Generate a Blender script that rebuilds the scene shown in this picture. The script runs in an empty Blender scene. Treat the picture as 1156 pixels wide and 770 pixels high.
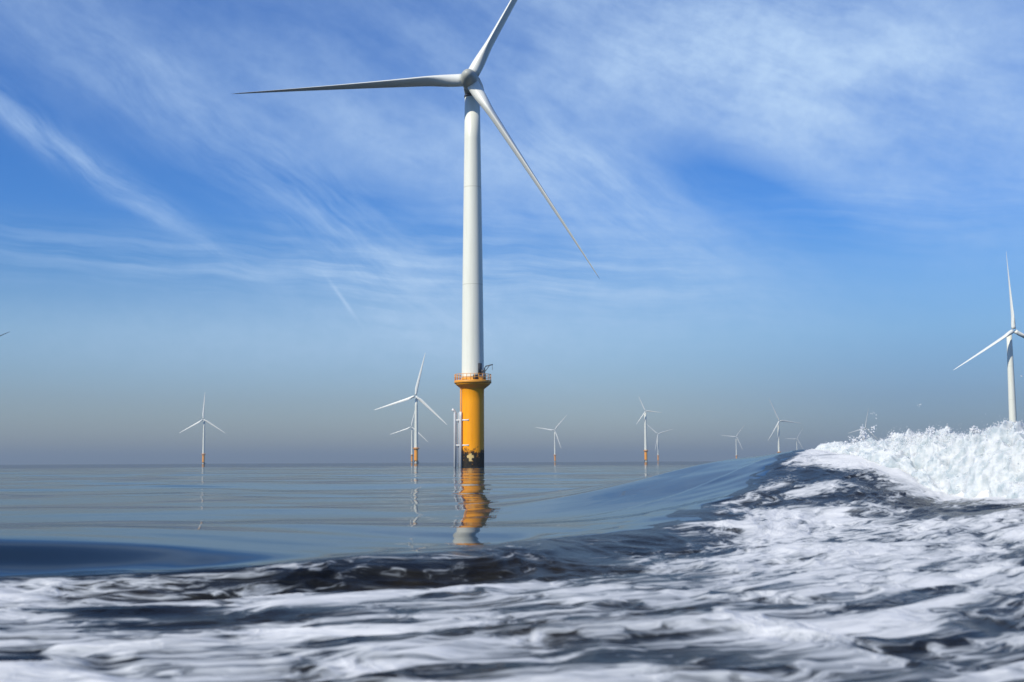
import bpy, bmesh, math, random
import numpy as np
from mathutils import Vector, Matrix

R = math.radians
random.seed(7)
rng = np.random.default_rng(11)
scene = bpy.context.scene
COL = scene.collection

# ------------------------------------------------------------------ camera
CAM_H = 0.9
F = 1400.0                                   # focal length in photo pixels (1156 wide)
PITCH = math.atan((521.5 - 385) / F)
ROLL = R(0.28)
cam = bpy.data.cameras.new('camera')
cam.sensor_width = 36.0
cam.lens = F / 1156 * 36
cam.clip_start = 0.05
cam.clip_end = 60000
camo = bpy.data.objects.new('camera', cam)
COL.objects.link(camo)
camM = Matrix.Translation((0, 0, CAM_H)) @ Matrix.Rotation(R(90) + PITCH, 4, 'X') @ Matrix.Rotation(-ROLL, 4, 'Z')
camo.matrix_world = camM
scene.camera = camo
cam.dof.use_dof = True
cam.dof.focus_distance = 220
cam.dof.aperture_fstop = 2.8


def ray(px, py):
    """direction of sight towards a point of the photo; used once, to survey where things stand"""
    d = camM.to_3x3() @ Vector((px - 578, 385 - py, -F))
    return d.normalized()


# ------------------------------------------------------------------ small helpers
def obj(name, me, mat=None, parent=None, smooth=True):
    o = bpy.data.objects.new(name, me)
    COL.objects.link(o)
    if mat is not None and not me.materials:
        me.materials.append(mat)
    if smooth:
        me.polygons.foreach_set('use_smooth', [True] * len(me.polygons))
    if parent is not None:
        o.parent = parent
    return o


def bm_mesh(name, bm):
    me = bpy.data.meshes.new(name)
    bmesh.ops.recalc_face_normals(bm, faces=bm.faces)
    bm.to_mesh(me)
    bm.free()
    return me


def lathe(bm, prof, seg=48, cap=True, M=None):
    """prof: list of (radius, z)"""
    rings = []
    for r, z in prof:
        ring = []
        for i in range(seg):
            a = 2 * math.pi * i / seg
            v = Vector((r * math.cos(a), r * math.sin(a), z))
            ring.append(bm.verts.new(M @ v if M else v))
        rings.append(ring)
    for a, b in zip(rings, rings[1:]):
        for i in range(seg):
            j = (i + 1) % seg
            bm.faces.new((a[i], a[j], b[j], b[i]))
    if cap:
        bm.faces.new(rings[0][::-1])
        bm.faces.new(rings[-1])
    return rings


def tube(bm, pts, r, seg=8):
    pts = [Vector(p) for p in pts]
    rings = []
    for k, p in enumerate(pts):
        t = (pts[min(k + 1, len(pts) - 1)] - pts[max(k - 1, 0)]).normalized()
        up = Vector((0, 0, 1)) if abs(t.z) < 0.9 else Vector((0, 1, 0))
        a = t.cross(up).normalized()
        b = t.cross(a).normalized()
        rings.append([bm.verts.new(p + r * (math.cos(2 * math.pi * i / seg) * a + math.sin(2 * math.pi * i / seg) * b))
                      for i in range(seg)])
    for a, b in zip(rings, rings[1:]):
        for i in range(seg):
            j = (i + 1) % seg
            bm.faces.new((a[i], a[j], b[j], b[i]))
    bm.faces.new(rings[0][::-1])
    bm.faces.new(rings[-1])


def box(bm, c, s, M=None):
    vs = []
    for x in (-.5, .5):
        for y in (-.5, .5):
            for z in (-.5, .5):
                v = Vector((c[0] + x * s[0], c[1] + y * s[1], c[2] + z * s[2]))
                vs.append(bm.verts.new(M @ v if M else v))
    for f in ((0, 1, 3, 2), (4, 6, 7, 5), (0, 4, 5, 1), (2, 3, 7, 6), (0, 2, 6, 4), (1, 5, 7, 3)):
        bm.faces.new([vs[i] for i in f])


def grid_mesh(name, X, Y, Z, attrs=None):
    n, m = X.shape
    co = np.stack([X, Y, Z], -1).reshape(-1, 3).astype(np.float32)
    idx = np.arange(n * m, dtype=np.int32).reshape(n, m)
    q = np.stack([idx[:-1, :-1], idx[:-1, 1:], idx[1:, 1:], idx[1:, :-1]], -1).reshape(-1, 4)
    me = bpy.data.meshes.new(name)
    me.vertices.add(len(co))
    me.vertices.foreach_set('co', co.ravel())
    me.loops.add(q.size)
    me.loops.foreach_set('vertex_index', q.ravel())
    me.polygons.add(len(q))
    me.polygons.foreach_set('loop_start', np.arange(0, q.size, 4, dtype=np.int32))
    me.update(calc_edges=True)
    for k, a in (attrs or {}).items():
        at = me.attributes.new(k, 'FLOAT', 'POINT')
        at.data.foreach_set('value', a.ravel().astype(np.float32))
    me.polygons.foreach_set('use_smooth', np.ones(len(q), dtype=bool))
    me.validate()
    return me


# ------------------------------------------------------------------ noise
def _h(ix, iy, iz, seed):
    h = (ix.astype(np.int64) * 374761393 + iy.astype(np.int64) * 668265263 + iz.astype(np.int64) * 2147483647 * 3 + seed * 974711) & 0xFFFFFFFF
    h = ((h ^ (h >> 13)) * 1274126177) & 0xFFFFFFFF
    h = ((h ^ (h >> 16)) * 2246822519) & 0xFFFFFFFF
    return h ^ (h >> 15)


def perlin2(x, y, seed=0):
    x0 = np.floor(x); y0 = np.floor(y)
    fx = x - x0; fy = y - y0
    u = fx ** 3 * (fx * (fx * 6 - 15) + 10); v = fy ** 3 * (fy * (fy * 6 - 15) + 10)
    z0 = np.zeros_like(x0)

    def g(dx, dy):
        a = (_h(x0 + dx, y0 + dy, z0, seed) & 1023) * (2 * np.pi / 1024)
        return np.cos(a) * (fx - dx) + np.sin(a) * (fy - dy)
    return 1.4 * ((g(0, 0) * (1 - u) + g(1, 0) * u) * (1 - v) + (g(0, 1) * (1 - u) + g(1, 1) * u) * v)


def perlin3(x, y, z, seed=0):
    x0 = np.floor(x); y0 = np.floor(y); z0 = np.floor(z)
    fx = x - x0; fy = y - y0; fz = z - z0
    s = lambda t: t ** 3 * (t * (t * 6 - 15) + 10)
    u, v, w = s(fx), s(fy), s(fz)

    def g(dx, dy, dz):
        h = _h(x0 + dx, y0 + dy, z0 + dz, seed)
        a = (h & 1023) * (2 * np.pi / 1024)
        c = ((h >> 10) & 1023) / 511.5 - 1
        q = np.sqrt(np.maximum(0, 1 - c * c))
        return np.cos(a) * q * (fx - dx) + np.sin(a) * q * (fy - dy) + c * (fz - dz)
    L = lambda a, b, t: a + (b - a) * t
    return 1.3 * L(L(L(g(0, 0, 0), g(1, 0, 0), u), L(g(0, 1, 0), g(1, 1, 0), u), v),
                   L(L(g(0, 0, 1), g(1, 0, 1), u), L(g(0, 1, 1), g(1, 1, 1), u), v), w)


def sstep(a, b, x):
    t = np.clip((x - a) / (b - a), 0, 1)
    return t * t * (3 - 2 * t)


# ------------------------------------------------------------------ node helpers
class NT:
    def __init__(self, nt):
        self.nt = nt

    def n(self, kind, **kw):
        nd = self.nt.nodes.new(kind)
        for k, v in kw.items():
            setattr(nd, k, v)
        return nd

    def put(self, sock, v):
        if isinstance(v, bpy.types.NodeSocket):
            self.nt.links.new(v, sock)
        else:
            sock.default_value = v

    def m(self, op, a, b=None, c=None, clamp=False):
        nd = self.n('ShaderNodeMath', operation=op, use_clamp=clamp)
        for i, v in enumerate((a, b, c)):
            if v is not None:
                self.put(nd.inputs[i], v)
        return nd.outputs[0]

    def add(self, a, b): return self.m('ADD', a, b)
    def sub(self, a, b): return self.m('SUBTRACT', a, b)
    def mul(self, a, b): return self.m('MULTIPLY', a, b)
    def div(self, a, b): return self.m('DIVIDE', a, b)
    def exp(self, a): return self.m('EXPONENT', a)

    def mix(self, f, a, b, blend='MIX'):
        nd = self.n('ShaderNodeMix', data_type='RGBA', blend_type=blend)
        self.put(nd.inputs[0], f); self.put(nd.inputs[6], a); self.put(nd.inputs[7], b)
        return nd.outputs[2]

    def ss(self, x, a, b, lo=0.0, hi=1.0):
        nd = self.n('ShaderNodeMapRange', interpolation_type='SMOOTHSTEP')
        self.put(nd.inputs[0], x)
        for i, v in enumerate((a, b, lo, hi)):
            self.put(nd.inputs[i + 1], v)
        return nd.outputs[0]

    def xyz(self, x, y, z=0.0):
        nd = self.n('ShaderNodeCombineXYZ')
        for i, v in enumerate((x, y, z)):
            self.put(nd.inputs[i], v)
        return nd.outputs[0]

    def sep(self, v):
        nd = self.n('ShaderNodeSeparateXYZ')
        self.put(nd.inputs[0], v)
        return nd.outputs

    def noise(self, vec, scale, detail=4, rough=0.55, dist=0.0, lac=2.0):
        nd = self.n('ShaderNodeTexNoise')
        self.put(nd.inputs['Vector'], vec)
        nd.inputs['Scale'].default_value = scale
        nd.inputs['Detail'].default_value = detail
        nd.inputs['Roughness'].default_value = rough
        nd.inputs['Distortion'].default_value = dist
        nd.inputs['Lacunarity'].default_value = lac
        return nd.outputs[0]

    def gauss(self, x, y, cx, cy, sx, sy, rot=0.0):
        """soft elliptical spot"""
        dx, dy = self.sub(x, cx), self.sub(y, cy)
        c, s = math.cos(rot), math.sin(rot)
        a = self.add(self.mul(dx, c / sx), self.mul(dy, s / sx))
        b = self.add(self.mul(dx, -s / sy), self.mul(dy, c / sy))
        r2 = self.add(self.mul(a, a), self.mul(b, b))
        return self.exp(self.mul(r2, -1.0))


def material(name):
    mt = bpy.data.materials.new(name)
    mt.use_nodes = True
    nt = NT(mt.node_tree)
    p = mt.node_tree.nodes['Principled BSDF']
    return mt, nt, p


# ------------------------------------------------------------------ materials
def paint_material(name, col, rough=0.45, grime=0.12):
    mt, N, p = material(name)
    co = N.n('ShaderNodeTexCoord').outputs['Object']
    s = N.sep(co)
    streak = N.noise(N.xyz(N.mul(s[0], 1.6), N.mul(s[1], 1.6), N.mul(s[2], 0.12)), 1.0, 5, 0.6)
    f = N.ss(streak, 0.42, 0.75, 0.0, grime)
    if name == 'white_paint':                               # flange joints between the tower sections
        j_ = None
        for zz in (33.0, 51.0):
            q_ = N.ss(N.m('ABSOLUTE', N.sub(s[2], zz)), .06, .14, .45, 0)
            j_ = q_ if j_ is None else N.m('MAXIMUM', j_, q_)
        f = N.m('MAXIMUM', f, j_)
    dark = (col[0] * .55, col[1] * .55, col[2] * .48, 1)
    N.put(p.inputs['Base Color'], N.mix(f, (*col, 1), dark))
    p.inputs['Roughness'].default_value = rough
    return mt


M_WHITE = paint_material('white_paint', (0.78, 0.79, 0.68), 0.4, 0.18)
M_BLADE = paint_material('blade_gelcoat', (0.78, 0.79, 0.72), 0.35, 0.10)
M_HUB = paint_material('hub_paint', (0.40, 0.41, 0.36), 0.45, 0.35)
M_DARK = paint_material('dark_metal', (0.05, 0.05, 0.055), 0.5, 0.3)
M_PIPE = paint_material('landing_pipe_paint', (0.70, 0.72, 0.72), 0.45, 0.3)
M_DECK = paint_material('deck_yellow_paint', (0.78, 0.33, 0.03), 0.5, 0.3)


def yellow_material():
    mt, N, p = material('yellow_foundation_paint')
    co = N.n('ShaderNodeTexCoord').outputs['Object']
    s = N.sep(co)
    ang = N.m('ARCTAN2', s[0], N.mul(s[1], -1.0))          # 0 facing the boat
    streak = N.noise(N.xyz(N.mul(ang, 3.5), N.mul(s[2], 0.10), 0.3), 1.5, 6, 0.6)
    base = N.mix(N.ss(streak, 0.45, 0.78, 0, 0.45), (0.97, 0.38, 0.001, 1), (0.70, 0.23, 0.004, 1))
    # weed and tar below the tide line: ragged upper edge
    rag = N.noise(N.xyz(N.mul(ang, 1.0), N.mul(s[2], 0.30), 2.0), 3.2, 5, 0.65)
    edge = N.add(N.sub(s[2], 3.0), N.mul(N.sub(rag, 0.5), 4.0))
    tide = N.ss(edge, -0.45, 0.35, 1.0, 0.0)
    wear = N.noise(N.xyz(N.mul(ang, 2.2), N.mul(s[2], 0.8), 5.0), 2.1, 4, 0.6)
    tide = N.mul(tide, N.ss(wear, 0.30, 0.36, 0.25, 1.0))
    # a pale worn patch shaped like a stubby cross in the dark band
    ax = N.add(N.mul(N.add(ang, 0.12), 2.03), N.mul(N.sub(wear, .5), .9))
    c1 = N.mul(N.ss(N.m('ABSOLUTE', ax), 0.18, 0.34, 1, 0), N.ss(N.m('ABSOLUTE', N.sub(s[2], 1.75)), 0.55, 0.8, 1, 0))
    c2 = N.mul(N.ss(N.m('ABSOLUTE', ax), 0.50, 0.75, 1, 0), N.ss(N.m('ABSOLUTE', N.sub(s[2], 1.9)), 0.16, 0.34, 1, 0))
    cross = N.m('MAXIMUM', c1, c2)
    tarcol = N.mix(N.ss(rag, 0.4, 0.7), (0.012, 0.010, 0.008, 1), (0.035, 0.026, 0.012, 1))
    tarcol = N.mix(N.mul(cross, 0.85), tarcol, (0.75, 0.55, 0.22, 1))
    N.put(p.inputs['Base Color'], N.mix(tide, base, tarcol))
    N.put(p.inputs['Roughness'], N.mul(N.add(tide, 1.0), 0.42))
    p.inputs['Specular IOR Level'].default_value = 0.25
    return mt


M_YELLOW = yellow_material()

WATER_COL = (0.010, 0.015, 0.019, 1)


def sea_material():
    mt, N, p = material('sea_water')
    co = N.n('ShaderNodeTexCoord').outputs['Object']
    s = N.sep(co)
    p.inputs['Base Color'].default_value = WATER_COL
    p.inputs['Roughness'].default_value = 0.035
    p.inputs['Specular IOR Level'].default_value = 0.15
    p.inputs['IOR'].default_value = 1.333
    n = N.noise(N.xyz(N.mul(s[0], 0.5), s[1], 0.0), 0.9, 3, 0.5)
    b = N.n('ShaderNodeBump')
    b.inputs['Strength'].default_value = 1.0
    b.inputs['Distance'].default_value = 0.006
    N.put(b.inputs['Height'], n)
    N.put(p.inputs['Normal'], b.outputs[0])
    df = N.n('ShaderNodeBsdfDiffuse')                       # the water body seen through facets too small to model
    df.inputs['Color'].default_value = (0.022, 0.048, 0.078, 1)
    mx = N.n('ShaderNodeMixShader')
    mx.inputs[0].default_value = 0.22
    N.put(mx.inputs[1], p.outputs[0]); N.put(mx.inputs[2], df.outputs[0])
    N.put(mt.node_tree.nodes['Material Output'].inputs['Surface'], mx.outputs[0])
    return mt


def wake_material():
    mt, N, p = material('churned_wake_water')
    co = N.n('ShaderNodeTexCoord').outputs['Object']
    s = N.sep(co)
    at = N.n('ShaderNodeAttribute', attribute_name='foam').outputs['Fac']
    u = N.n('ShaderNodeAttribute', attribute_name='along').outputs['Fac']
    v0 = N.n('ShaderNodeAttribute', attribute_name='across').outputs['Fac']
    warp = N.noise(N.xyz(s[0], s[1], 0.0), 1.3, 3, 0.5)
    wv = N.sub(warp, .5)
    v2 = N.xyz(N.add(N.mul(u, 0.42), N.mul(wv, 0.5)), N.add(v0, N.mul(wv, 0.55)), 0.0)
    n1 = N.noise(v2, 2.0, 6, 0.60)
    n2 = N.noise(v2, 8.0, 5, 0.62)
    n3 = N.noise(v2, 4.2, 4, 0.55, 0.6)
    lace = N.ss(N.m('ABSOLUTE', N.sub(n3, .5)), .0, .11, 1.0, 0.0)
    x = N.add(at, N.add(N.mul(N.sub(n1, 0.5), 1.9), N.mul(N.sub(n2, 0.5), 0.85)))
    x = N.add(x, N.mul(N.sub(lace, .3), .22))
    mask = N.ss(x, 0.30, 0.72)
    thin = N.ss(x, 0.0, 0.5, 0.0, 0.05)                     # bubbly water under the foam
    mask = N.m('MAXIMUM', mask, thin)
    # water
    wcol = N.mix(N.ss(N.noise(co, 0.8, 2, 0.5), 0.35, 0.7), (0.006, 0.007, 0.008, 1), (0.016, 0.013, 0.007, 1))
    N.put(p.inputs['Base Color'], wcol)
    p.inputs['Roughness'].default_value = 0.22
    p.inputs['Specular IOR Level'].default_value = 0.07
    p.inputs['IOR'].default_value = 1.333
    bw = N.n('ShaderNodeBump'); bw.inputs['Distance'].default_value = 0.05; bw.inputs['Strength'].default_value = 0.6
    N.put(bw.inputs['Height'], n2)
    N.put(p.inputs['Normal'], bw.outputs[0])
    # foam
    fm = N.n('ShaderNodeBsdfPrincipled')
    fcol = N.mix(N.ss(x, 0.36, 1.08), (0.27, 0.30, 0.32, 1), (0.67, 0.68, 0.67, 1))
    N.put(fm.inputs['Base Color'], fcol)
    fm.inputs['Roughness'].default_value = 0.85
    fm.inputs['Specular IOR Level'].default_value = 0.2
    bf = N.n('ShaderNodeBump'); bf.inputs['Distance'].default_value = 0.022; bf.inputs['Strength'].default_value = 0.7
    N.put(bf.inputs['Height'], N.add(n2, N.mul(x, 0.8)))
    N.put(fm.inputs['Normal'], bf.outputs[0])
    mx = N.n('ShaderNodeMixShader')
    N.put(mx.inputs[0], mask); N.put(mx.inputs[1], p.outputs[0]); N.put(mx.inputs[2], fm.outputs[0])
    out = mt.node_tree.nodes['Material Output']
    N.put(out.inputs['Surface'], mx.outputs[0])
    return mt


def foam_material(name, bump=0.05):
    mt, N, p = material(name)
    co = N.n('ShaderNodeTexCoord').outputs['Object']
    n = N.noise(co, 5.0, 6, 0.62)
    N.put(p.inputs['Base Color'], N.mix(N.ss(n, 0.32, 0.62), (0.36, 0.42, 0.44, 1), (0.60, 0.625, 0.62, 1)))
    p.inputs['Roughness'].default_value = 0.9
    p.inputs['Specular IOR Level'].default_value = 0.2
    p.inputs['Subsurface Weight'].default_value = 0.45
    p.inputs['Subsurface Radius'].default_value = (0.15, 0.17, 0.18)
    p.inputs['Subsurface Scale'].default_value = 0.5
    b = N.n('ShaderNodeBump'); b.inputs['Distance'].default_value = bump; b.inputs['Strength'].default_value = 0.6
    N.put(b.inputs['Height'], N.noise(co, 9.0, 6, 0.65))
    N.put(p.inputs['Normal'], b.outputs[0])
    return mt


M_SEA = sea_material()
M_WAKE = wake_material()
M_FOAM = foam_material('breaking_foam')


def spray_material():
    mt, N, p = material('spray_foam')
    p.inputs['Base Color'].default_value = (.97, .98, .98, 1)
    p.inputs['Roughness'].default_value = .6
    tr = N.n('ShaderNodeBsdfTranslucent')
    tr.inputs['Color'].default_value = (.97, .98, .98, 1)
    mx = N.n('ShaderNodeMixShader')
    mx.inputs[0].default_value = .5
    N.put(mx.inputs[1], p.outputs[0]); N.put(mx.inputs[2], tr.outputs[0])
    N.put(mt.node_tree.nodes['Material Output'].inputs['Surface'], mx.outputs[0])
    return mt


M_SPRAY = spray_material()

# ------------------------------------------------------------------ the shape of the water
EDGE = np.array([(-30, 8.0, .08), (-12, 8.3, .09), (-6, 8.6, .10), (-3.7, 8.8, .11), (-1.5, 9.6, .15), (.18, 11.4, .16), (2.0, 15, .14),
                 (3.75, 19.3, .12), (5.2, 22.6, .10), (5.95, 24.6, .08), (6.5, 26.5, .05), (7.2, 30, .0), (7.8, 40, .0)])
RIDGE = np.array([(6.75, 27.0, .1), (6.7, 26.0, .50), (6.7, 25.0, .80), (6.8, 23.8, .95), (6.95, 22.2, 1.06), (7.2, 20.5, 1.10), (7.65, 18.5, 1.09),
                  (8.3, 15, 1.08), (9.2, 10, .95), (9.9, 5, .85), (10.4, 0, .8)])
SWELL = np.array([(12, 21, 1.1), (9, 23.4, 1.1), (6.6, 25.6, 1.07), (5.2, 26.6, .99), (3.6, 29, .66), (2.0, 32, .30), (.4, 35, .0), (-3, 40, .0)])


def spline(P, n=4):
    Q = np.concatenate([[2 * P[0] - P[1]], P, [2 * P[-1] - P[-2]]]); out = []
    for i in range(1, len(Q) - 2):
        for k in range(n):
            t = k / n
            a, b, c, d = Q[i - 1:i + 3]
            out.append(.5 * (2 * b + (c - a) * t + (2 * a - 5 * b + 4 * c - d) * t * t + (3 * b - a - 3 * c + d) * t ** 3))
    return np.array(out + [P[-1]])


EDGE = spline(EDGE)


def to_path(x, y, P):
    """signed distance to a polyline (positive on its right) and the height and arc length there"""
    best = np.full(x.shape, 1e9); sd = np.zeros(x.shape); hz = np.zeros(x.shape); al = np.zeros(x.shape)
    acc = 0.0
    for a, b in zip(P[:-1], P[1:]):
        d = b[:2] - a[:2]
        L = np.hypot(*d); t = d / L
        u = np.clip(((x - a[0]) * t[0] + (y - a[1]) * t[1]) / L, 0, 1)
        cx = x - (a[0] + d[0] * u); cy = y - (a[1] + d[1] * u)
        r = np.hypot(cx, cy)
        k = r < best
        best = np.where(k, r, best)
        side = (x - a[0]) * t[1] - (y - a[1]) * t[0]
        sd = np.where(k, np.where(side >= 0, r, -r), sd)
        hz = np.where(k, a[2] + (b[2] - a[2]) * u, hz)
        al = np.where(k, acc + u * L, al)
        acc += L
    return sd, hz, al


WAVES = []
wr = np.random.default_rng(5)
for lam, slope in ((.7, .004), (1.1, .005), (1.5, .006), (2.1, .006), (2.9, .007), (3.8, .009), (5.0, .011), (6.6, .011), (8.8, .011), (12, .010), (17, .006), (25, .005), (40, .004)):
    a = wr.normal(0, .75)
    WAVES.append((2 * np.pi / lam, math.sin(a), math.cos(a), slope * lam / (2 * np.pi), wr.uniform(0, 6.28), lam))


def calm(x, y):
    r = np.hypot(x, y)
    z = np.zeros_like(x)
    wx = x + 0.8 * perlin2(x * .13, y * .13, 3) * 2
    wy = y + 0.8 * perlin2(x * .13, y * .13, 4) * 2
    for k, sx, cy, a, ph, lam in WAVES:
        z += a * np.sin(k * (wx * sx + wy * cy) + ph) * (1 - sstep(lam * 14, lam * 45, r))
    return z * (0.6 + 0.8 * sstep(-.6, .6, perlin2(x * .05, y * .07, 9)))


def g2(x, y, cx, cy, sx, sy):
    return np.exp(-((x - cx) / sx) ** 2 - ((y - cy) / sy) ** 2)


def water(x, y, turb=True):
    """height, inside distance of the wake, distance left of the ridge, foam cover"""
    sd, hc, al = to_path(x, y, EDGE)
    sd = sd + (.30 * perlin2(x * .7, y * .45, 61) + .14 * perlin2(x * 2.1, y * 1.2, 62)) * sstep(-3, -1, sd) * (1 - sstep(1, 3, sd))
    sd = np.where(y > 36, np.minimum(sd, 36 - y + 1.0), sd)       # the wake has not reached the far water
    rd, hr, rl = to_path(x, y, RIDGE)          # positive = right (looking along the path, i.e. towards the viewer: image left)
    left = rd                                  # the path runs towards the viewer, so its right hand is image left
    wd, hs_, _ = to_path(x, y, SWELL)
    sw = hs_ * np.exp(-(np.abs(wd) / np.where(wd < 0, 2.6 + 5.2 * hs_, 6.0)) ** 2) * sstep(-1.6, 6.4, x + .12 * (y - 20))     # the smooth back of the wake wave, rising to the right
    yb = y - 11.3 - 0.05 * x + .25 * perlin2(x * .4, y * .3, 63)
    bump = 0.26 * np.exp(-(yb / np.where(yb < 0, 1.05, 5.0)) ** 2) * (1 - sstep(-5.5, 1.5, x)) * sstep(-22, -8, x)
    ins = sstep(-.5, .6, sd)
    wid = np.where(sd < 0, .9, .8)
    crest = hc * np.exp(-(sd / wid) ** 2)
    floor_ = (.05 + .30 * sstep(1.5, 7, x)) * sstep(0, 2.5, sd) * (1 - sstep(28, 34, y))
    wl = np.where(left > 0, .95, 1.5)
    ridge = hr * np.exp(-(np.abs(left) / wl) ** 2.2)
    zone = sstep(-.3, .5, sd)
    fade = 1 - sstep(1.2, 4.5, sd)
    z = calm(x, y) * (1 - .5 * ins) + bump + crest
    z = z + np.maximum(np.maximum(sw * fade, floor_), ridge * sstep(-1.2, .2, sd))
    foam = np.zeros_like(x)
    if turb:
        U, V = al * .52, sd                                  # the froth is drawn out along the wake
        q = perlin2(x * .35, y * .45, 21)
        wx = U + .30 * perlin2(x * .9, y * .9, 22)
        wy = V + .35 * perlin2(x * .9, y * .9, 23)
        n1 = perlin2(wx * .55, wy * .62, 31)
        n2 = perlin2(wx * 1.3, wy * 1.5, 32)
        n3 = perlin2(wx * 3.0, wy * 3.2, 33)
        n4 = perlin2(wx * 6.5, wy * 7.0, 34)
        n5 = perlin2(wx * 15, wy * 16, 35)
        t = .070 * n1 + .052 * n2 + .036 * (.5 - np.abs(n3) * 1.4) + .012 * n4 + .005 * n5
        amp = zone * (0.75 + .35 * q)
        z = z + t * amp
        # foam cover
        f = .44 + .30 * q + .30 * n1 + .30 * n2 + .18 * n3 + .08 * n4
        f -= .46 * np.exp(-((sd - .45) / .55) ** 2) * sstep(-3.2, -.6, x) * (1 - .85 * sstep(13, 18, y))   # dark crest of the outer wave
        f += .42 * g2(x, y, -3.6, 8.2, 1.6, .5)                                       # white lip at the left end
        f -= (.34 - .3 * n2) * np.exp(-((left - 2.5) / .75) ** 2) * sstep(9, 13, y) * (1 - sstep(20, 24, y))   # dark strip below the breaker
        f += .16 * g2(x, y, 4.8, 18.0, 1.3, 3.2)
        f -= .55 * g2(x, y, -2.25, 7.4, .42, .2) + .55 * g2(x, y, -1.36, 7.1, .6, .22) + .35 * g2(x, y, -1.1, 8.8, .9, .35)
        f += .22 * g2(x, y, -2.0, 6.3, 1.6, .35)
        f -= .40 * g2(x, y, .55, 5.7, .7, .45)
        f -= .22 * g2(x, y, -.6, 5.2, .6, .4)
        f += .20 * g2(x, y, 3.2, 13, 1.2, 3.5) + .17 * sstep(.2, 2.2, x) * sstep(4, 6, 20 - y) - .45 * np.exp(-((y - 6.9 - .62 * (x - .9) + .25 * n1) / .34) ** 2) * g2(x, 0 * x, 1.0, 0, 1.3, 1) + .04
        f += .18 * g2(x, y, -1.6, 7.2, 2.2, .6)
        lj = left + .45 * n1 + .35 * n2 + .2 * n3
        f += 1.0 * np.exp(-(np.abs(lj) / 1.55) ** 3)
        foam = f * sstep(-.15, .25, sd) - (1 - sstep(-.2, .15, sd))
    return (z, sd, left, foam, al) if turb == 2 else (z, sd, left, foam)


def polar(r0, r1, ratio, a0, a1, da):
    nr = int(math.log(r1 / r0) / ratio) + 2
    rr = r0 * np.exp(np.linspace(0, math.log(r1 / r0), nr))
    aa = np.linspace(a0, a1, int((a1 - a0) / da) + 2)
    A, RR = np.meshgrid(aa, rr)
    return RR * np.sin(A), RR * np.cos(A)


# sea: one sheet, finely divided in the water in front of the boat, coarse behind it
rr = np.concatenate([1.2 * np.exp(np.arange(0, math.log(350 / 1.2), .0062)), np.geomspace(360, 22000, 40)])
aa = np.concatenate([np.linspace(-np.pi, -R(41), 46)[:-1], np.linspace(-R(41), R(41), 900), np.linspace(R(41), np.pi, 46)[1:]])
A, RR = np.meshgrid(aa, rr)
X, Y = RR * np.sin(A), RR * np.cos(A)
Z, SD, LF, _ = water(X, Y, False)
Z = Z * (1 - sstep(250, 345, RR))
Z -= .55 * sstep(.0, .5, SD) * (1 - sstep(26.5, 28.5, Y))
sea = obj('sea', grid_mesh('sea', X, Y, Z), M_SEA, smooth=False)
sea['kind'] = 'structure'

# the churned wake inside its edge
X, Y = polar(2.2, 36, .0036, -R(44), R(44), .00135)
Z, SD, LF, FO, AL = water(X, Y, 2)
Z -= .5 * sstep(-.25, -1.2, SD) * 1.0
Z = np.where(SD < -.25, Z - np.minimum(.6, (-.25 - SD) * .5), Z)
Z -= 1.2 * sstep(26.2, 28.2, Y)
keep = (SD > -1.4) & (Y < 28.6)
wk = grid_mesh('wake', X, Y, Z, {'foam': FO, 'along': AL, 'across': SD})
bm = bmesh.new(); bm.from_mesh(wk)
kill = np.flatnonzero(~keep.ravel())
bm.verts.ensure_lookup_table()
bmesh.ops.delete(bm, geom=[bm.verts[i] for i in kill], context='VERTS')
bm.to_mesh(wk); bm.free()
wake = obj('boat_wake', wk, M_WAKE, smooth=False)
wake['kind'] = 'stuff'
wake['label'] = 'dark churned water streaked with white foam in the foreground'
wake['category'] = 'wake'

# the breaking crest: a thick lumpy layer of foam over the ridge
P = RIDGE
seg = np.hypot(*(P[1:, :2] - P[:-1, :2]).T); arc = np.concatenate([[0], np.cumsum(seg)])
S = np.arange(.6, arc[-1] - 6.0, .016)
T = np.concatenate([np.arange(-1.9, -.4, .05), np.arange(-.4, 1.75, .015)])
SS, TT = np.meshgrid(S, T, indexing='ij')
kern = lambda c: np.interp(SS, arc, c)
cxs, cys = kern(P[:, 0]), kern(P[:, 1])
dx = np.gradient(cxs[:, 0]); dy = np.gradient(cys[:, 0])
k9 = np.ones(121) / 121
dx = np.convolve(np.pad(dx, 60, 'edge'), k9, 'valid'); dy = np.convolve(np.pad(dy, 60, 'edge'), k9, 'valid')
nl = np.hypot(dx, dy)
nx, ny = (dy / nl)[:, None], (-dx / nl)[:, None]            # right of the path = image left
wob = .18 * perlin2(SS * .9, SS * 0 + 1.5, 41)
BX = cxs + nx * (TT + wob); BY = cys + ny * (TT + wob)
H, SD, LF, _ = water(BX, BY, True)
end = .12 * sstep(0, .8, SS - .6) + .88 * sstep(.3, 5.0, SS - .6)
lay = np.exp(-(np.abs(TT - .05) / 1.05) ** 4) * end
w1 = perlin3(BX * 1.7, BY * 1.7, H * 1.7, 48); w2 = perlin3(BX * 1.7, BY * 1.7, H * 1.7, 49)
QX, QY, QZ = BX + .22 * w1, BY + .22 * w2, H + .16 * w1
rid = lambda f, sd_: (1 - np.abs(perlin3(QX * f, QY * f, QZ * f, sd_))) ** 2
b1 = perlin3(QX * 1.1, QY * 1.1, QZ * 1.1, 51) * .5 + .5
b2 = rid(2.4, 52); b3 = rid(5.3, 53); b4 = rid(11.0, 54); b5 = perlin3(QX * 24, QY * 24, QZ * 24, 50)
lump = .34 * b1 + .15 * b2 + .085 * b3 * (.4 + b2) + .045 * b4 + .014 * b5 - .20
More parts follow.
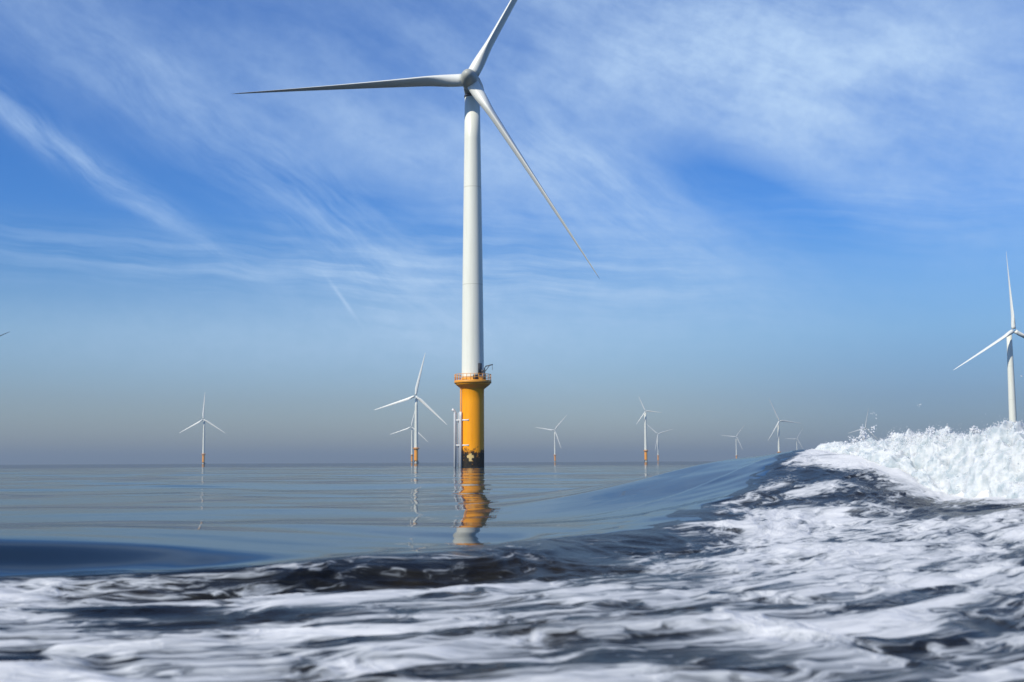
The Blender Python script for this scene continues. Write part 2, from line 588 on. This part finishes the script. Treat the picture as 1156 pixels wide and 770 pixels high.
spike = np.maximum(0, perlin2(SS * 2.6, TT * 2.0, 55) - .08) * np.exp(-(TT / .32) ** 2) * (.12 + .30 * b3)
foot = .30 * perlin2(SS * 1.6, TT * 0 + .5, 56) + .2 * perlin2(SS * 4.5, TT * 0 + .5, 59)
thick = lay * (.02 + lump + spike) - .26 * (1 - sstep(.15, .60, lay + foot * .8))
# push along the outward normal of the ridge, not only up
gy = np.clip(TT / .95, -1.3, 1.3)
PX = BX + nx * thick * gy * .55
PY = BY + ny * thick * gy * .55
PZ = H + thick * .95
PX += .05 * lay * perlin3(BX * 6, BY * 6, H * 6, 57)
PY += .05 * lay * perlin3(BX * 6, BY * 6, H * 6, 58)
# froth and spray: some tens of thousands of small flakes of foam on and above that layer, part of the same white water
ni, nj = SS.shape
NX = np.cross(np.stack([np.gradient(PX, axis=0), np.gradient(PY, axis=0), np.gradient(PZ, axis=0)], -1),
              np.stack([np.gradient(PX, axis=1), np.gradient(PY, axis=1), np.gradient(PZ, axis=1)], -1))
NX /= np.linalg.norm(NX, axis=-1, keepdims=True) + 1e-9
NX *= np.where(NX[..., 2:] < 0, -1, 1)
wgt = (lay * (lay > .12) * (np.abs(TT) < 1.6)).ravel()
wgt *= (.25 + sstep(-.1, .35, perlin3(BX * 2.2, BY * 2.2, H * 2.2, 71))).ravel()
pick = rng.choice(ni * nj, 5000, p=wgt / wgt.sum())
pc = np.stack([PX, PY, PZ], -1).reshape(-1, 3)[pick]
pn = NX.reshape(-1, 3)[pick]
off = rng.exponential(.012, len(pick)) - .004
FC = pc + pn * off[:, None] + rng.normal(0, .012, pc.shape)
FR = rng.uniform(.005, .012, len(pick)) * (1 - .5 * sstep(.02, .09, off))
# along the crest more of it flies higher, in gusts
crest_w = (lay * np.exp(-(TT / .3) ** 2) * (.1 + sstep(.0, .45, perlin2(SS * 1.7, TT * .5, 72)))).ravel()
pick2 = rng.choice(ni * nj, 17000, p=crest_w / crest_w.sum())
pc2 = np.stack([PX, PY, PZ], -1).reshape(-1, 3)[pick2]
up = rng.exponential(.045, len(pick2)) * (.4 + 1.2 * sstep(.0, .5, perlin2(SS * 3.1, TT * .6, 73)).ravel()[pick2])
FC2 = pc2 + np.stack([rng.normal(-.02, .04, len(up)), rng.normal(0, .05, len(up)), up], -1)
FR2 = rng.uniform(.003, .010, len(up)) * (1 - .5 * sstep(.05, .2, up))
FLAKES = [FC, FC2]; RADII = [FR, FR2]


def drop(p, r, stretch):
    FLAKES.append(np.array([[p.x, p.y, p.z]])); RADII.append(np.array([r]))


def jet(px, py, D, hgt, n, lean):
    d = ray(px, py); base = Vector((0, 0, CAM_H)) + d * (D / d.y)
    for k in range(n):
        t = (k / n) ** 1.2
        p = base + Vector((lean * t * hgt + random.gauss(0, .05 * (1 - .7 * t)), random.gauss(0, .06), t * hgt + random.gauss(0, .02)))
        drop(p, random.uniform(.010, .032) * (1 - .7 * t), random.uniform(1, 2))


jet(975, 497, 23, .26, 130, -.1)
jet(984, 488, 23, .14, 12, .7)
jet(966, 502, 23, .14, 80, -.5)
jet(1050, 490, 20.5, .12, 70, .3)
jet(1010, 496, 22, .12, 60, -.3)
jet(1100, 489, 19.5, .10, 60, -.2)
for px, py in ((989, 471), (1038, 457), (985, 466), (1154, 425)):
    d = ray(px, py)
    for _ in range(4):
        p = Vector((0, 0, CAM_H)) + d * (21 / d.y) + Vector((random.gauss(0, .015), random.gauss(0, .05), random.gauss(0, .015)))
        drop(p, random.uniform(.005, .012), 1.2)
fc = np.concatenate(FLAKES); fr = np.concatenate(RADII)
octv = np.array([(1, 0, 0), (-1, 0, 0), (0, 1, 0), (0, -1, 0), (0, 0, 1), (0, 0, -1)], float)
octf = np.array([(0, 2, 4), (2, 1, 4), (1, 3, 4), (3, 0, 4), (2, 0, 5), (1, 2, 5), (3, 1, 5), (0, 3, 5)])
an = rng.uniform(0, 6.28, (len(fc), 1)); ca, sa = np.cos(an), np.sin(an)
tl = rng.uniform(-.8, .8, (len(fc), 1)); ct, st = np.cos(tl), np.sin(tl)
v = octv[None] * fr[:, None, None] * rng.uniform(.65, 1.45, (len(fc), 6, 1))
vx = v[..., 0] * ca - v[..., 1] * sa; vy = v[..., 0] * sa + v[..., 1] * ca; vz = v[..., 2]
vy, vz = vy * ct - vz * st, vy * st + vz * ct
fv = (np.stack([vx, vy, vz], -1) + fc[:, None]).reshape(-1, 3)
idx = np.arange(ni * nj, dtype=np.int32).reshape(ni, nj)
quad = np.stack([idx[:-1, :-1], idx[:-1, 1:], idx[1:, 1:], idx[1:, :-1]], -1).reshape(-1, 4)
tri = (octf[None] + 6 * np.arange(len(fc))[:, None, None] + ni * nj).reshape(-1, 3)
co = np.concatenate([np.stack([PX, PY, PZ], -1).reshape(-1, 3), fv]).astype(np.float32)
loops = np.concatenate([quad.ravel(), tri.ravel()]).astype(np.int32)
start = np.concatenate([np.arange(len(quad)) * 4, len(quad) * 4 + np.arange(len(tri)) * 3]).astype(np.int32)
me = bpy.data.meshes.new('breaking_wave')
me.vertices.add(len(co)); me.vertices.foreach_set('co', co.ravel())
me.loops.add(len(loops)); me.loops.foreach_set('vertex_index', loops)
me.polygons.add(len(start)); me.polygons.foreach_set('loop_start', start)
me.update(calc_edges=True)
me.materials.append(M_FOAM); me.materials.append(M_SPRAY)
me.polygons.foreach_set('material_index', np.concatenate([np.zeros(len(quad)), np.ones(len(tri))]).astype(np.int32))
me.polygons.foreach_set('use_smooth', np.ones(len(start), dtype=bool))
brk = obj('breaking_wave', me, None, smooth=False)
brk['kind'] = 'stuff'
brk['label'] = 'bright white breaking wave with flying spray along the right of the wake'
brk['category'] = 'wave'

# ------------------------------------------------------------------ wind turbine, built once
HUB_Z = 70.0
ROTOR_Y = -4.3


def blade_mesh(L=44.2):
    bm = bmesh.new()
    ns, npt = 40, 28
    rings = []
    for k in range(ns + 1):
        t = k / ns
        z = 0.9 + t * (L - 0.9)
        root = 1 - float(sstep(.03, .17, np.array(t)))
        chord_a = 3.1 * (1 - t) ** .85 + .38 if t > .0 else 3.4
        chord_a *= 1 - float(sstep(.965, 1.0, np.array(t))) * .75
        thk = .30 * (1 - t) ** .9 + .15
        tw = R(16) * (1 - t) ** 2
        ring = []
        for i in range(npt):
            a = 2 * math.pi * i / npt
            # aerofoil: leading edge at +x
            xa = .5 * math.cos(a)
            ya = .5 * math.sin(a) * thk * (0.42 + 0.58 * ((xa + .5) ** .6)) * 1.35
            ax, ay = (xa - .18) * chord_a, ya * chord_a
            cx, cy = 1.14 * math.cos(a), 1.14 * math.sin(a)
            x = ax * (1 - root) + cx * root
            y = ay * (1 - root) + cy * root
            xr = x * math.cos(tw) - y * math.sin(tw)
            yr = x * math.sin(tw) + y * math.cos(tw)
            ring.append(bm.verts.new((xr, yr, z)))
        rings.append(ring)
    for a, b in zip(rings, rings[1:]):
        for i in range(npt):
            j = (i + 1) % npt
            bm.faces.new((a[i], a[j], b[j], b[i]))
    bm.faces.new(rings[0][::-1]); bm.faces.new(rings[-1])
    return bm_mesh('blade', bm)


def nacelle_mesh():
    bm = bmesh.new()
    secs = [(-2.3, 1.2, 1.35), (-1.9, 1.4, 1.6), (0, 1.55, 1.8), (4.0, 1.6, 1.85), (7.0, 1.5, 1.7), (8.6, 1.3, 1.45), (9.0, 1.0, 1.1)]
    n = 32; rings = []
    for y, hw, hh in secs:
        ring = []
        for i in range(n):
            a = 2 * math.pi * i / n
            c, s = math.cos(a), math.sin(a)
            e = .45
            ring.append(bm.verts.new((math.copysign(abs(c) ** e, c) * hw, y, math.copysign(abs(s) ** e, s) * hh + .1 + .03 * y)))
        rings.append(ring)
    for a, b in zip(rings, rings[1:]):
        for i in range(n):
            j = (i + 1) % n
            bm.faces.new((a[i], a[j], b[j], b[i]))
    bm.faces.new(rings[0][::-1]); bm.faces.new(rings[-1])
    return bm_mesh('nacelle', bm)


def hub_mesh():
    bm = bmesh.new()
    M = Matrix.Rotation(R(90), 4, 'X')             # profile axis z -> -y (nose forward)
    lathe(bm, [(1.35, -1.6), (1.55, -1.3), (1.6, -.4), (1.6, .5), (1.5, 1.2), (1.25, 2.0), (.95, 2.7), (.6, 3.15), (.2, 3.35)], 40, True, M)
    return bm_mesh('hub', bm)


def hub_collar_mesh():
    bm = bmesh.new()
    lathe(bm, [(1.22, .6), (1.27, .75), (1.27, 1.95), (1.2, 2.05)], 32, True)
    return bm_mesh('blade_collar', bm)


def tower_mesh():
    bm = bmesh.new()
    lathe(bm, [(2.04, 16.05), (2.04, 16.3), (2.02, 16.6), (1.94, 25), (1.86, 33), (1.74, 42), (1.62, 51), (1.5, 60), (1.40, 67.9)], 56)
    return bm_mesh('tower', bm)


def tower_door_mesh():
    bm = bmesh.new()
    M = Matrix.Rotation(R(46), 4, 'Z')
    box(bm, (0, -2.02, 17.55), (.85, .12, 2.1), M)
    bmesh.ops.bevel(bm, geom=bm.edges[:], offset=.03, segments=2, affect='EDGES')
    return bm_mesh('door', bm)


def yaw_ring_mesh():
    bm = bmesh.new()
    lathe(bm, [(1.40, 67.9), (1.5, 67.95), (1.5, 68.35), (1.44, 68.4)], 40)
    return bm_mesh('yaw_ring', bm)


def foundation_mesh():
    bm = bmesh.new()
    lathe(bm, [(2.03, -3.5), (2.03, -1), (2.03, 1.2), (2.03, 4), (2.03, 8), (2.03, 12), (2.03, 13.9), (2.15, 14.1), (2.5, 14.35), (3.0, 14.75), (3.15, 14.9), (3.15, 15.05)], 64)
    return bm_mesh('foundation', bm)


def platform_mesh():
    bm = bmesh.new()
    lathe(bm, [(3.1, 15.052), (3.32, 15.06), (3.36, 15.12), (3.36, 15.5), (3.3, 15.56), (2.1, 15.6), (2.1, 16.04)], 56)
    return bm_mesh('platform', bm)


def railing_mesh():
    bm = bmesh.new()
    n = 28
    for h in (.55, 1.1):
        tube(bm, [(3.28 * math.cos(2 * math.pi * i / 48), 3.28 * math.sin(2 * math.pi * i / 48), 15.55 + h) for i in range(49)], .045, 6)
    for i in range(n):
        a = 2 * math.pi * i / n
        c, s = 3.28 * math.cos(a), 3.28 * math.sin(a)
        tube(bm, [(c, s, 15.5), (c, s, 16.66)], .05, 6)
    return bm_mesh('railing', bm)


def davit_mesh():
    bm = bmesh.new()
    b = (2.35, -1.7)
    tube(bm, [(b[0], b[1], 15.55), (b[0], b[1], 17.7), (b[0] + .2, b[1] - .1, 18.0), (b[0] + 1.5, b[1] - .6, 18.25)], .10, 8)
    tube(bm, [(b[0], b[1], 17.0), (b[0] + .9, b[1] - .36, 18.08)], .06, 6)
    tube(bm, [(b[0] + 1.45, b[1] - .58, 18.22), (b[0] + 1.45, b[1] - .58, 17.3)], .03, 6)
    box(bm, (b[0] - .35, b[1] - .1, 17.1), (.4, .45, .5))
    return bm_mesh('davit_crane', bm)


def dark_box_mesh():
    bm = bmesh.new()
    box(bm, (.9, -2.62, 16.05), (1.0, .55, .85))  # plain dark block added to make the dark mark on the platform side
    bmesh.ops.bevel(bm, geom=bm.edges[:], offset=.04, segments=2, affect='EDGES')
    return bm_mesh('dark_box', bm)


def landing_pipe_mesh(x, y, top, hook):
    bm = bmesh.new()
    pts = [(x, y, -2.5), (x, y, top - .8)]
    if hook:
        pts += [(x - .05, y, top - .4), (x - .25, y - .05, top - .1), (x - .55, y - .1, top + .05)]
    else:
        pts += [(x, y, top)]
    tube(bm, pts, .24, 12)
    return bm_mesh('landing_pipe', bm)


def landing_bracket_mesh(z):
    bm = bmesh.new()
    tube(bm, [(-3.2, -.75, z), (-2.35, -.85, z), (-1.7, -1.2, z), (-.5, -2.0, z)], .14, 8)
    return bm_mesh('landing_bracket', bm)


def ladder_mesh():
    bm = bmesh.new()
    for x in (-2.98, -2.56):
        tube(bm, [(x, -.55, -1.5), (x, -.55, 9.8)], .045, 6)
    z = -1.2
    while z < 9.8:
        tube(bm, [(-2.98, -.55, z), (-2.56, -.55, z)], .03, 5)
        z += .34
    return bm_mesh('ladder', bm)


def riser_mesh():
    bm = bmesh.new()
    tube(bm, [(-2.18, -.35, -2), (-2.18, -.35, 14.5)], .10, 8)
    tube(bm, [(-2.02, -1.0, 9.0), (-2.02, -1.0, 14.4)], .06, 8)
    return bm_mesh('cable_riser', bm)


MESH = dict(blade=blade_mesh(), nacelle=nacelle_mesh(), hub=hub_mesh(), blade_collar=hub_collar_mesh(), tower=tower_mesh(), door=tower_door_mesh(),
            yaw_ring=yaw_ring_mesh(), foundation=foundation_mesh(), platform=platform_mesh(), railing=railing_mesh(), davit_crane=davit_mesh(),
            dark_box=dark_box_mesh(), ladder=ladder_mesh(), cable_riser=riser_mesh())
TILT = Matrix.Translation((0, ROTOR_Y, HUB_Z)) @ Matrix.Rotation(R(-5), 4, 'X')
GROUP = 'wind turbines standing in the sea'


def turbine_root(label):
    r = bpy.data.objects.new('wind_turbine', None)
    COL.objects.link(r)
    r.empty_display_size = 2
    r['label'] = label; r['category'] = 'wind turbine'; r['group'] = GROUP
    return r


def place_blades(root, blades, ang, pitch, scale=1.0):
    for k, b in enumerate(blades):
        phi = ang + 120 * k
        b.matrix_local = TILT @ Matrix.Rotation(R(90 - phi), 4, 'Y') @ Matrix.Rotation(R(pitch), 4, 'Z') @ Matrix.Scale(scale, 4)


# the near one
main = turbine_root('tall white wind turbine on a bright yellow base with black tide band, nearest and largest')
tower = obj('tower', MESH['tower'], M_WHITE, main)
obj('door', MESH['door'], M_DARK, tower)
obj('yaw_ring', MESH['yaw_ring'], M_DARK, tower)
obj('nacelle', MESH['nacelle'], M_HUB, main).location = (0, 0, HUB_Z)
hub = obj('hub', MESH['hub'], M_HUB, main)
hub.matrix_local = TILT
found = obj('foundation', MESH['foundation'], M_YELLOW, main)
plat = obj('platform', MESH['platform'], M_DECK, main)
obj('railing', MESH['railing'], M_DECK, plat)
obj('davit_crane', MESH['davit_crane'], M_DARK, plat)
obj('dark_box', MESH['dark_box'], M_DARK, plat)
obj('landing_pipe', landing_pipe_mesh(-3.15, -.75, 10.3, True), M_PIPE, main)
obj('landing_pipe', landing_pipe_mesh(-2.05, -1.25, 9.9, False), M_PIPE, main)
for z in (3.9, 8.4):
    obj('landing_bracket', landing_bracket_mesh(z), M_PIPE, main)
obj('ladder', MESH['ladder'], M_PIPE, main)
obj('cable_riser', MESH['cable_riser'], M_DECK, main)
blades = [obj('blade', MESH['blade'], M_BLADE, main) for _ in range(3)]


def stand(root, hx, hy, yaw):
    """surveyed: the hub is seen at (hx, hy), 70 m above the sea"""
    d = ray(hx, hy)
    hd = math.hypot(d.x, d.y)
    D = (HUB_Z - CAM_H) / (d.z / hd)
    ux, uy = d.x / hd, d.y / hd
    # the rotor stands in front of the tower axis
    cx, cy = ux * D, uy * D
    root.rotation_euler = (0, 0, R(yaw))
    a = R(yaw)
    root.location = (cx + math.sin(a) * ROTOR_Y * 1.0 * 1.0, cy - math.cos(a) * ROTOR_Y, 0)
    return D


stand(main, 530, 90, -5)
place_blades(main, blades, 61.7, 84)

# the others: the same machine, each turned and stopped its own way
first = dict(tower=tower, nacelle=None)
src = [o for o in main.children]


def copy_turbine(label, hx, hy, yaw, ang, pitch, scale=1.0, detail=True):
    r = turbine_root(label)
    bl = []
    for o in src:
        nm = o.name.split('.')[0]
        if nm in ('landing_bracket', 'ladder', 'cable_riser', 'landing_pipe'):
            continue
        c = o.copy(); COL.objects.link(c); c.parent = r
        c.matrix_local = o.matrix_local.copy()
        if nm == 'blade':
            bl.append(c)
        if nm == 'platform' and detail:
            for g in o.children:
                if g.name.startswith('railing'):
                    e = g.copy(); COL.objects.link(e); e.parent = c
    D = stand(r, hx, hy, yaw)
    place_blades(r, bl, ang, pitch, scale)
    return r, D


OTHERS = [
    ('wind turbine standing alone well left of the yellow base, one blade straight up', 229.5, 473.5, -6, 89, 9, 1.0),
    ('white wind turbine just left of the big yellow-based one, in front of a smaller turbine', 469, 447, -8, 78, 9, 1.06),
    ('smaller wind turbine half hidden behind the tower of the one left of the yellow base', 464.6, 482, -10, 78.5, 9, 1.05),
    ('small wind turbine standing alone between the big yellow base and the short-bladed turbine', 626, 485.7, -12, 50.5, 9, 1.0),
    ('wind turbine with short blades on a clear orange base, right of the big turbine', 728.8, 464, 0, 114, 9, 0.52),
    ('tiny wind turbine just right of and behind the short-bladed turbine', 742.8, 490, 0, 18, 9, 1.0),
    ('tiny wind turbine between the short-bladed one and the pair beside the breaking wave', 831.3, 493, 0, 54, 9, 1.0),
    ('taller wind turbine of the pair just left of the breaking wave', 880, 475, 18, 114, 9, 1.0),
    ('faintest and smallest wind turbine, low at the left tip of the breaking wave', 900, 495.5, 10, 58, 9, 1.0),
    ('wind turbine mostly hidden by the breaking wave, blade rising out of the spray', 977, 483, 10, 76, 9, 1.0),
    ('tall wind turbine at the right edge, its tower rising behind the breaking wave', 1144.5, 373, 12, 90, 70, 1.0),
    ('wind turbine beyond the left edge with only one dark blade tip reaching in', -61, 406.5, 12, 27, 70, 1.0),
]
for a in OTHERS:
    copy_turbine(*a)

# ------------------------------------------------------------------ haze over the water
bm = bmesh.new()
box(bm, (0, 0, 62), (46000, 46000, 128))
mt = bpy.data.materials.new('sea_haze'); mt.use_nodes = True
nt = mt.node_tree
nt.nodes.remove(nt.nodes['Principled BSDF'])
pv = nt.nodes.new('ShaderNodeVolumePrincipled')
pv.inputs['Color'].default_value = (0.405, 0.485, 0.55, 1)
pv.inputs['Density'].default_value = 0.00022
pv.inputs['Anisotropy'].default_value = 0.0
nt.links.new(pv.outputs[0], nt.nodes['Material Output'].inputs['Volume'])
haze = obj('haze', bm_mesh('haze', bm), mt, smooth=False)
haze['kind'] = 'stuff'

# ------------------------------------------------------------------ light
SUN_EL = R(39)
SUN_AZ = R(180 + 48)                          # clockwise from +Y: behind the boat, to the left
sv = Vector((math.sin(SUN_AZ) * math.cos(SUN_EL), math.cos(SUN_AZ) * math.cos(SUN_EL), math.sin(SUN_EL)))
sl = bpy.data.lights.new('sun', 'SUN')
sl.energy = 4.7; sl.angle = R(0.53); sl.color = (1.0, 0.94, 0.82)
so = bpy.data.objects.new('sun', sl); COL.objects.link(so)
so.rotation_euler = (-sv).to_track_quat('-Z', 'Y').to_euler()
so.location = (-40, -40, 80)

w = bpy.data.worlds.new('World'); scene.world = w
w.use_nodes = True
N = NT(w.node_tree)
bg = w.node_tree.nodes['Background']
sky = N.n('ShaderNodeTexSky', sky_type='NISHITA')
sky.sun_disc = False
sky.sun_elevation = SUN_EL
sky.sun_rotation = SUN_AZ
sky.altitude = 0; sky.air_density = 1.0; sky.dust_density = 0.2; sky.ozone_density = 3.0
hs = N.n('ShaderNodeHueSaturation')
hs.inputs['Saturation'].default_value = 1.25
hs.inputs['Value'].default_value = 1.0
N.put(hs.inputs['Color'], sky.outputs[0])
dv = N.sep(N.n('ShaderNodeTexCoord').outputs['Generated'])
az = N.mul(N.m('ARCTAN2', dv[0], dv[1]), 57.2958)
el = N.mul(N.m('ARCSINE', dv[2]), 57.2958)


# the air of the day: clear and deep blue above, dull towards the sea
tr = N.n('ShaderNodeValToRGB')
N.put(tr.inputs[0], N.m('DIVIDE', el, 25.0, clamp=True))
stops = [(0, (.72, .78, 1.0)), (2.9, (.74, .80, 1.02)), (5.8, (.82, .98, 1.2)), (7.7, (.74, .97, 1.28)), (11.3, (.57, .95, 1.46)), (25, (.58, .95, 1.5))]
cr = tr.color_ramp
while len(cr.elements) < len(stops):
    cr.elements.new(.5)
for e_, (p_, c_) in zip(cr.elements, stops):
    e_.position = p_ / 25
    e_.color = (*[q_ / 1.5 for q_ in c_], 1)
tint = N.mix(1.0, tr.outputs[0], (1.5, 1.5, 1.5, 1), 'MULTIPLY')
clear = N.mix(1.0, hs.outputs[0], tint, 'MULTIPLY')
side = N.mul(N.ss(az, 2, 20), N.ss(el, 2, 9, 1, 0))
clear = N.mix(N.mul(side, .85), clear, N.mix(1.0, clear, (.52, .66, .86, 1), 'MULTIPLY'))


def streaks(rot, along, across, seed, scale, detail=6, rough=.6, warp=2.0):
    wn = N.noise(N.xyz(N.mul(az, .12), N.mul(el, .12), seed + 3.0), 1.0, 3, .5)
    a2 = N.add(az, N.mul(N.sub(wn, .5), warp * 4)); e2 = N.add(el, N.mul(N.sub(wn, .5), warp * 3))
    c, s = math.cos(R(rot)), math.sin(R(rot))
    u = N.add(N.mul(a2, c), N.mul(e2, s)); v = N.add(N.mul(a2, -s), N.mul(e2, c))
    return N.noise(N.xyz(N.div(u, along), N.div(v, across), seed), scale, detail, rough)


def P2(px, py):
    d = ray(px, py)
    return math.degrees(math.atan2(d.x, d.y)), math.degrees(math.asin(d.z))


st1 = streaks(-34, 5, .9, 1.0, 1.0, 8, .62, .7)
st2 = streaks(-24, 7, 1.7, 7.0, 1.0, 7, .60, .6)
st3 = streaks(-4, 8, .6, 13.0, 1.0, 8, .62, .6)
veil = N.noise(N.xyz(N.mul(az, .09), N.mul(el, .13), 4.0), 1.0, 5, .55)


def spot(px, py, sx, sy, rot):
    a, e = P2(px, py)
    k = 180 / math.pi / F
    return N.gauss(az, el, a, e, sx * k, sy * k, R(rot))


def total(*xs):
    t = xs[0]
    for x in xs[1:]:
        t = N.add(t, x)
    return t


big = total(N.mul(spot(720, 60, 400, 120, -12), 1.0), N.mul(spot(1000, 90, 300, 150, -14), .9), N.mul(spot(480, 170, 260, 60, -20), .8),
            N.mul(spot(150, 90, 210, 60, -25), .42), N.mul(spot(60, 10, 160, 60, -10), .2))
big = N.sub(big, total(N.mul(spot(840, 215, 130, 40, -25), .9), N.mul(spot(380, 245, 150, 45, -20), .45), N.mul(spot(60, 240, 130, 60, -25), .4)))
big = N.mul(N.m('MAXIMUM', big, 0.0), N.ss(N.add(N.mul(st2, .36), N.mul(veil, .64)), .28, .64, .25, 1.0))
wisp = total(N.mul(spot(80, 175, 200, 17, -31), 1.0), N.mul(spot(420, 280, 190, 40, -36), .75), N.mul(spot(700, 215, 200, 55, -32), .6),
             N.mul(spot(170, 110, 200, 50, -28), .35))
wisp = N.mul(wisp, N.ss(st1, .22, .74))
low = total(N.mul(spot(270, 300, 420, 30, -2), .55), N.mul(spot(620, 290, 200, 60, -10), .45), N.mul(spot(1050, 240, 160, 40, -4), .35), N.mul(spot(420, 340, 120, 25, -35), .3))
low = N.mul(low, N.ss(st3, .32, .70))
# over the rest of the sky, thin scattered cirrus
lowveil = N.mul(N.add(spot(330, 385, 420, 50, 0), N.mul(spot(640, 350, 260, 60, 0), .6)), .38)
rest = N.mul(N.mul(N.ss(az, 24, 40), 1.0), N.ss(st2, .4, .7, 0, .5))
rest2 = N.mul(N.ss(az, -24, -40), N.ss(st2, .4, .7, 0, .5))
cl = N.m('MINIMUM', total(N.mul(big, .62), N.mul(wisp, .55), N.mul(low, .6), lowveil, rest, rest2), .85)
mott = N.noise(N.xyz(N.mul(az, .9), N.mul(el, 1.1), 21.0), 1.0, 6, .65)
cl = N.mul(cl, N.ss(mott, .30, .68, .88, 1.08))
contrail = N.mul(spot(387, 338, 24, 2.2, -54), .35)
cl = N.add(cl, contrail)
ccol = (6.0, 8.2, 11.2, 1)
N.put(bg.inputs['Color'], N.mix(cl, clear, ccol))
bg.inputs['Strength'].default_value = 0.09

# ------------------------------------------------------------------ render settings
scene.view_settings.view_transform = 'Standard'
scene.view_settings.look = 'None'
scene.view_settings.exposure = 0.0
scene.view_settings.gamma = 1.0
scene.view_settings.use_curve_mapping = False
scene.render.engine = 'CYCLES'
scene.cycles.use_denoising = True
scene.cycles.max_bounces = 8
scene.cycles.volume_bounces = 1
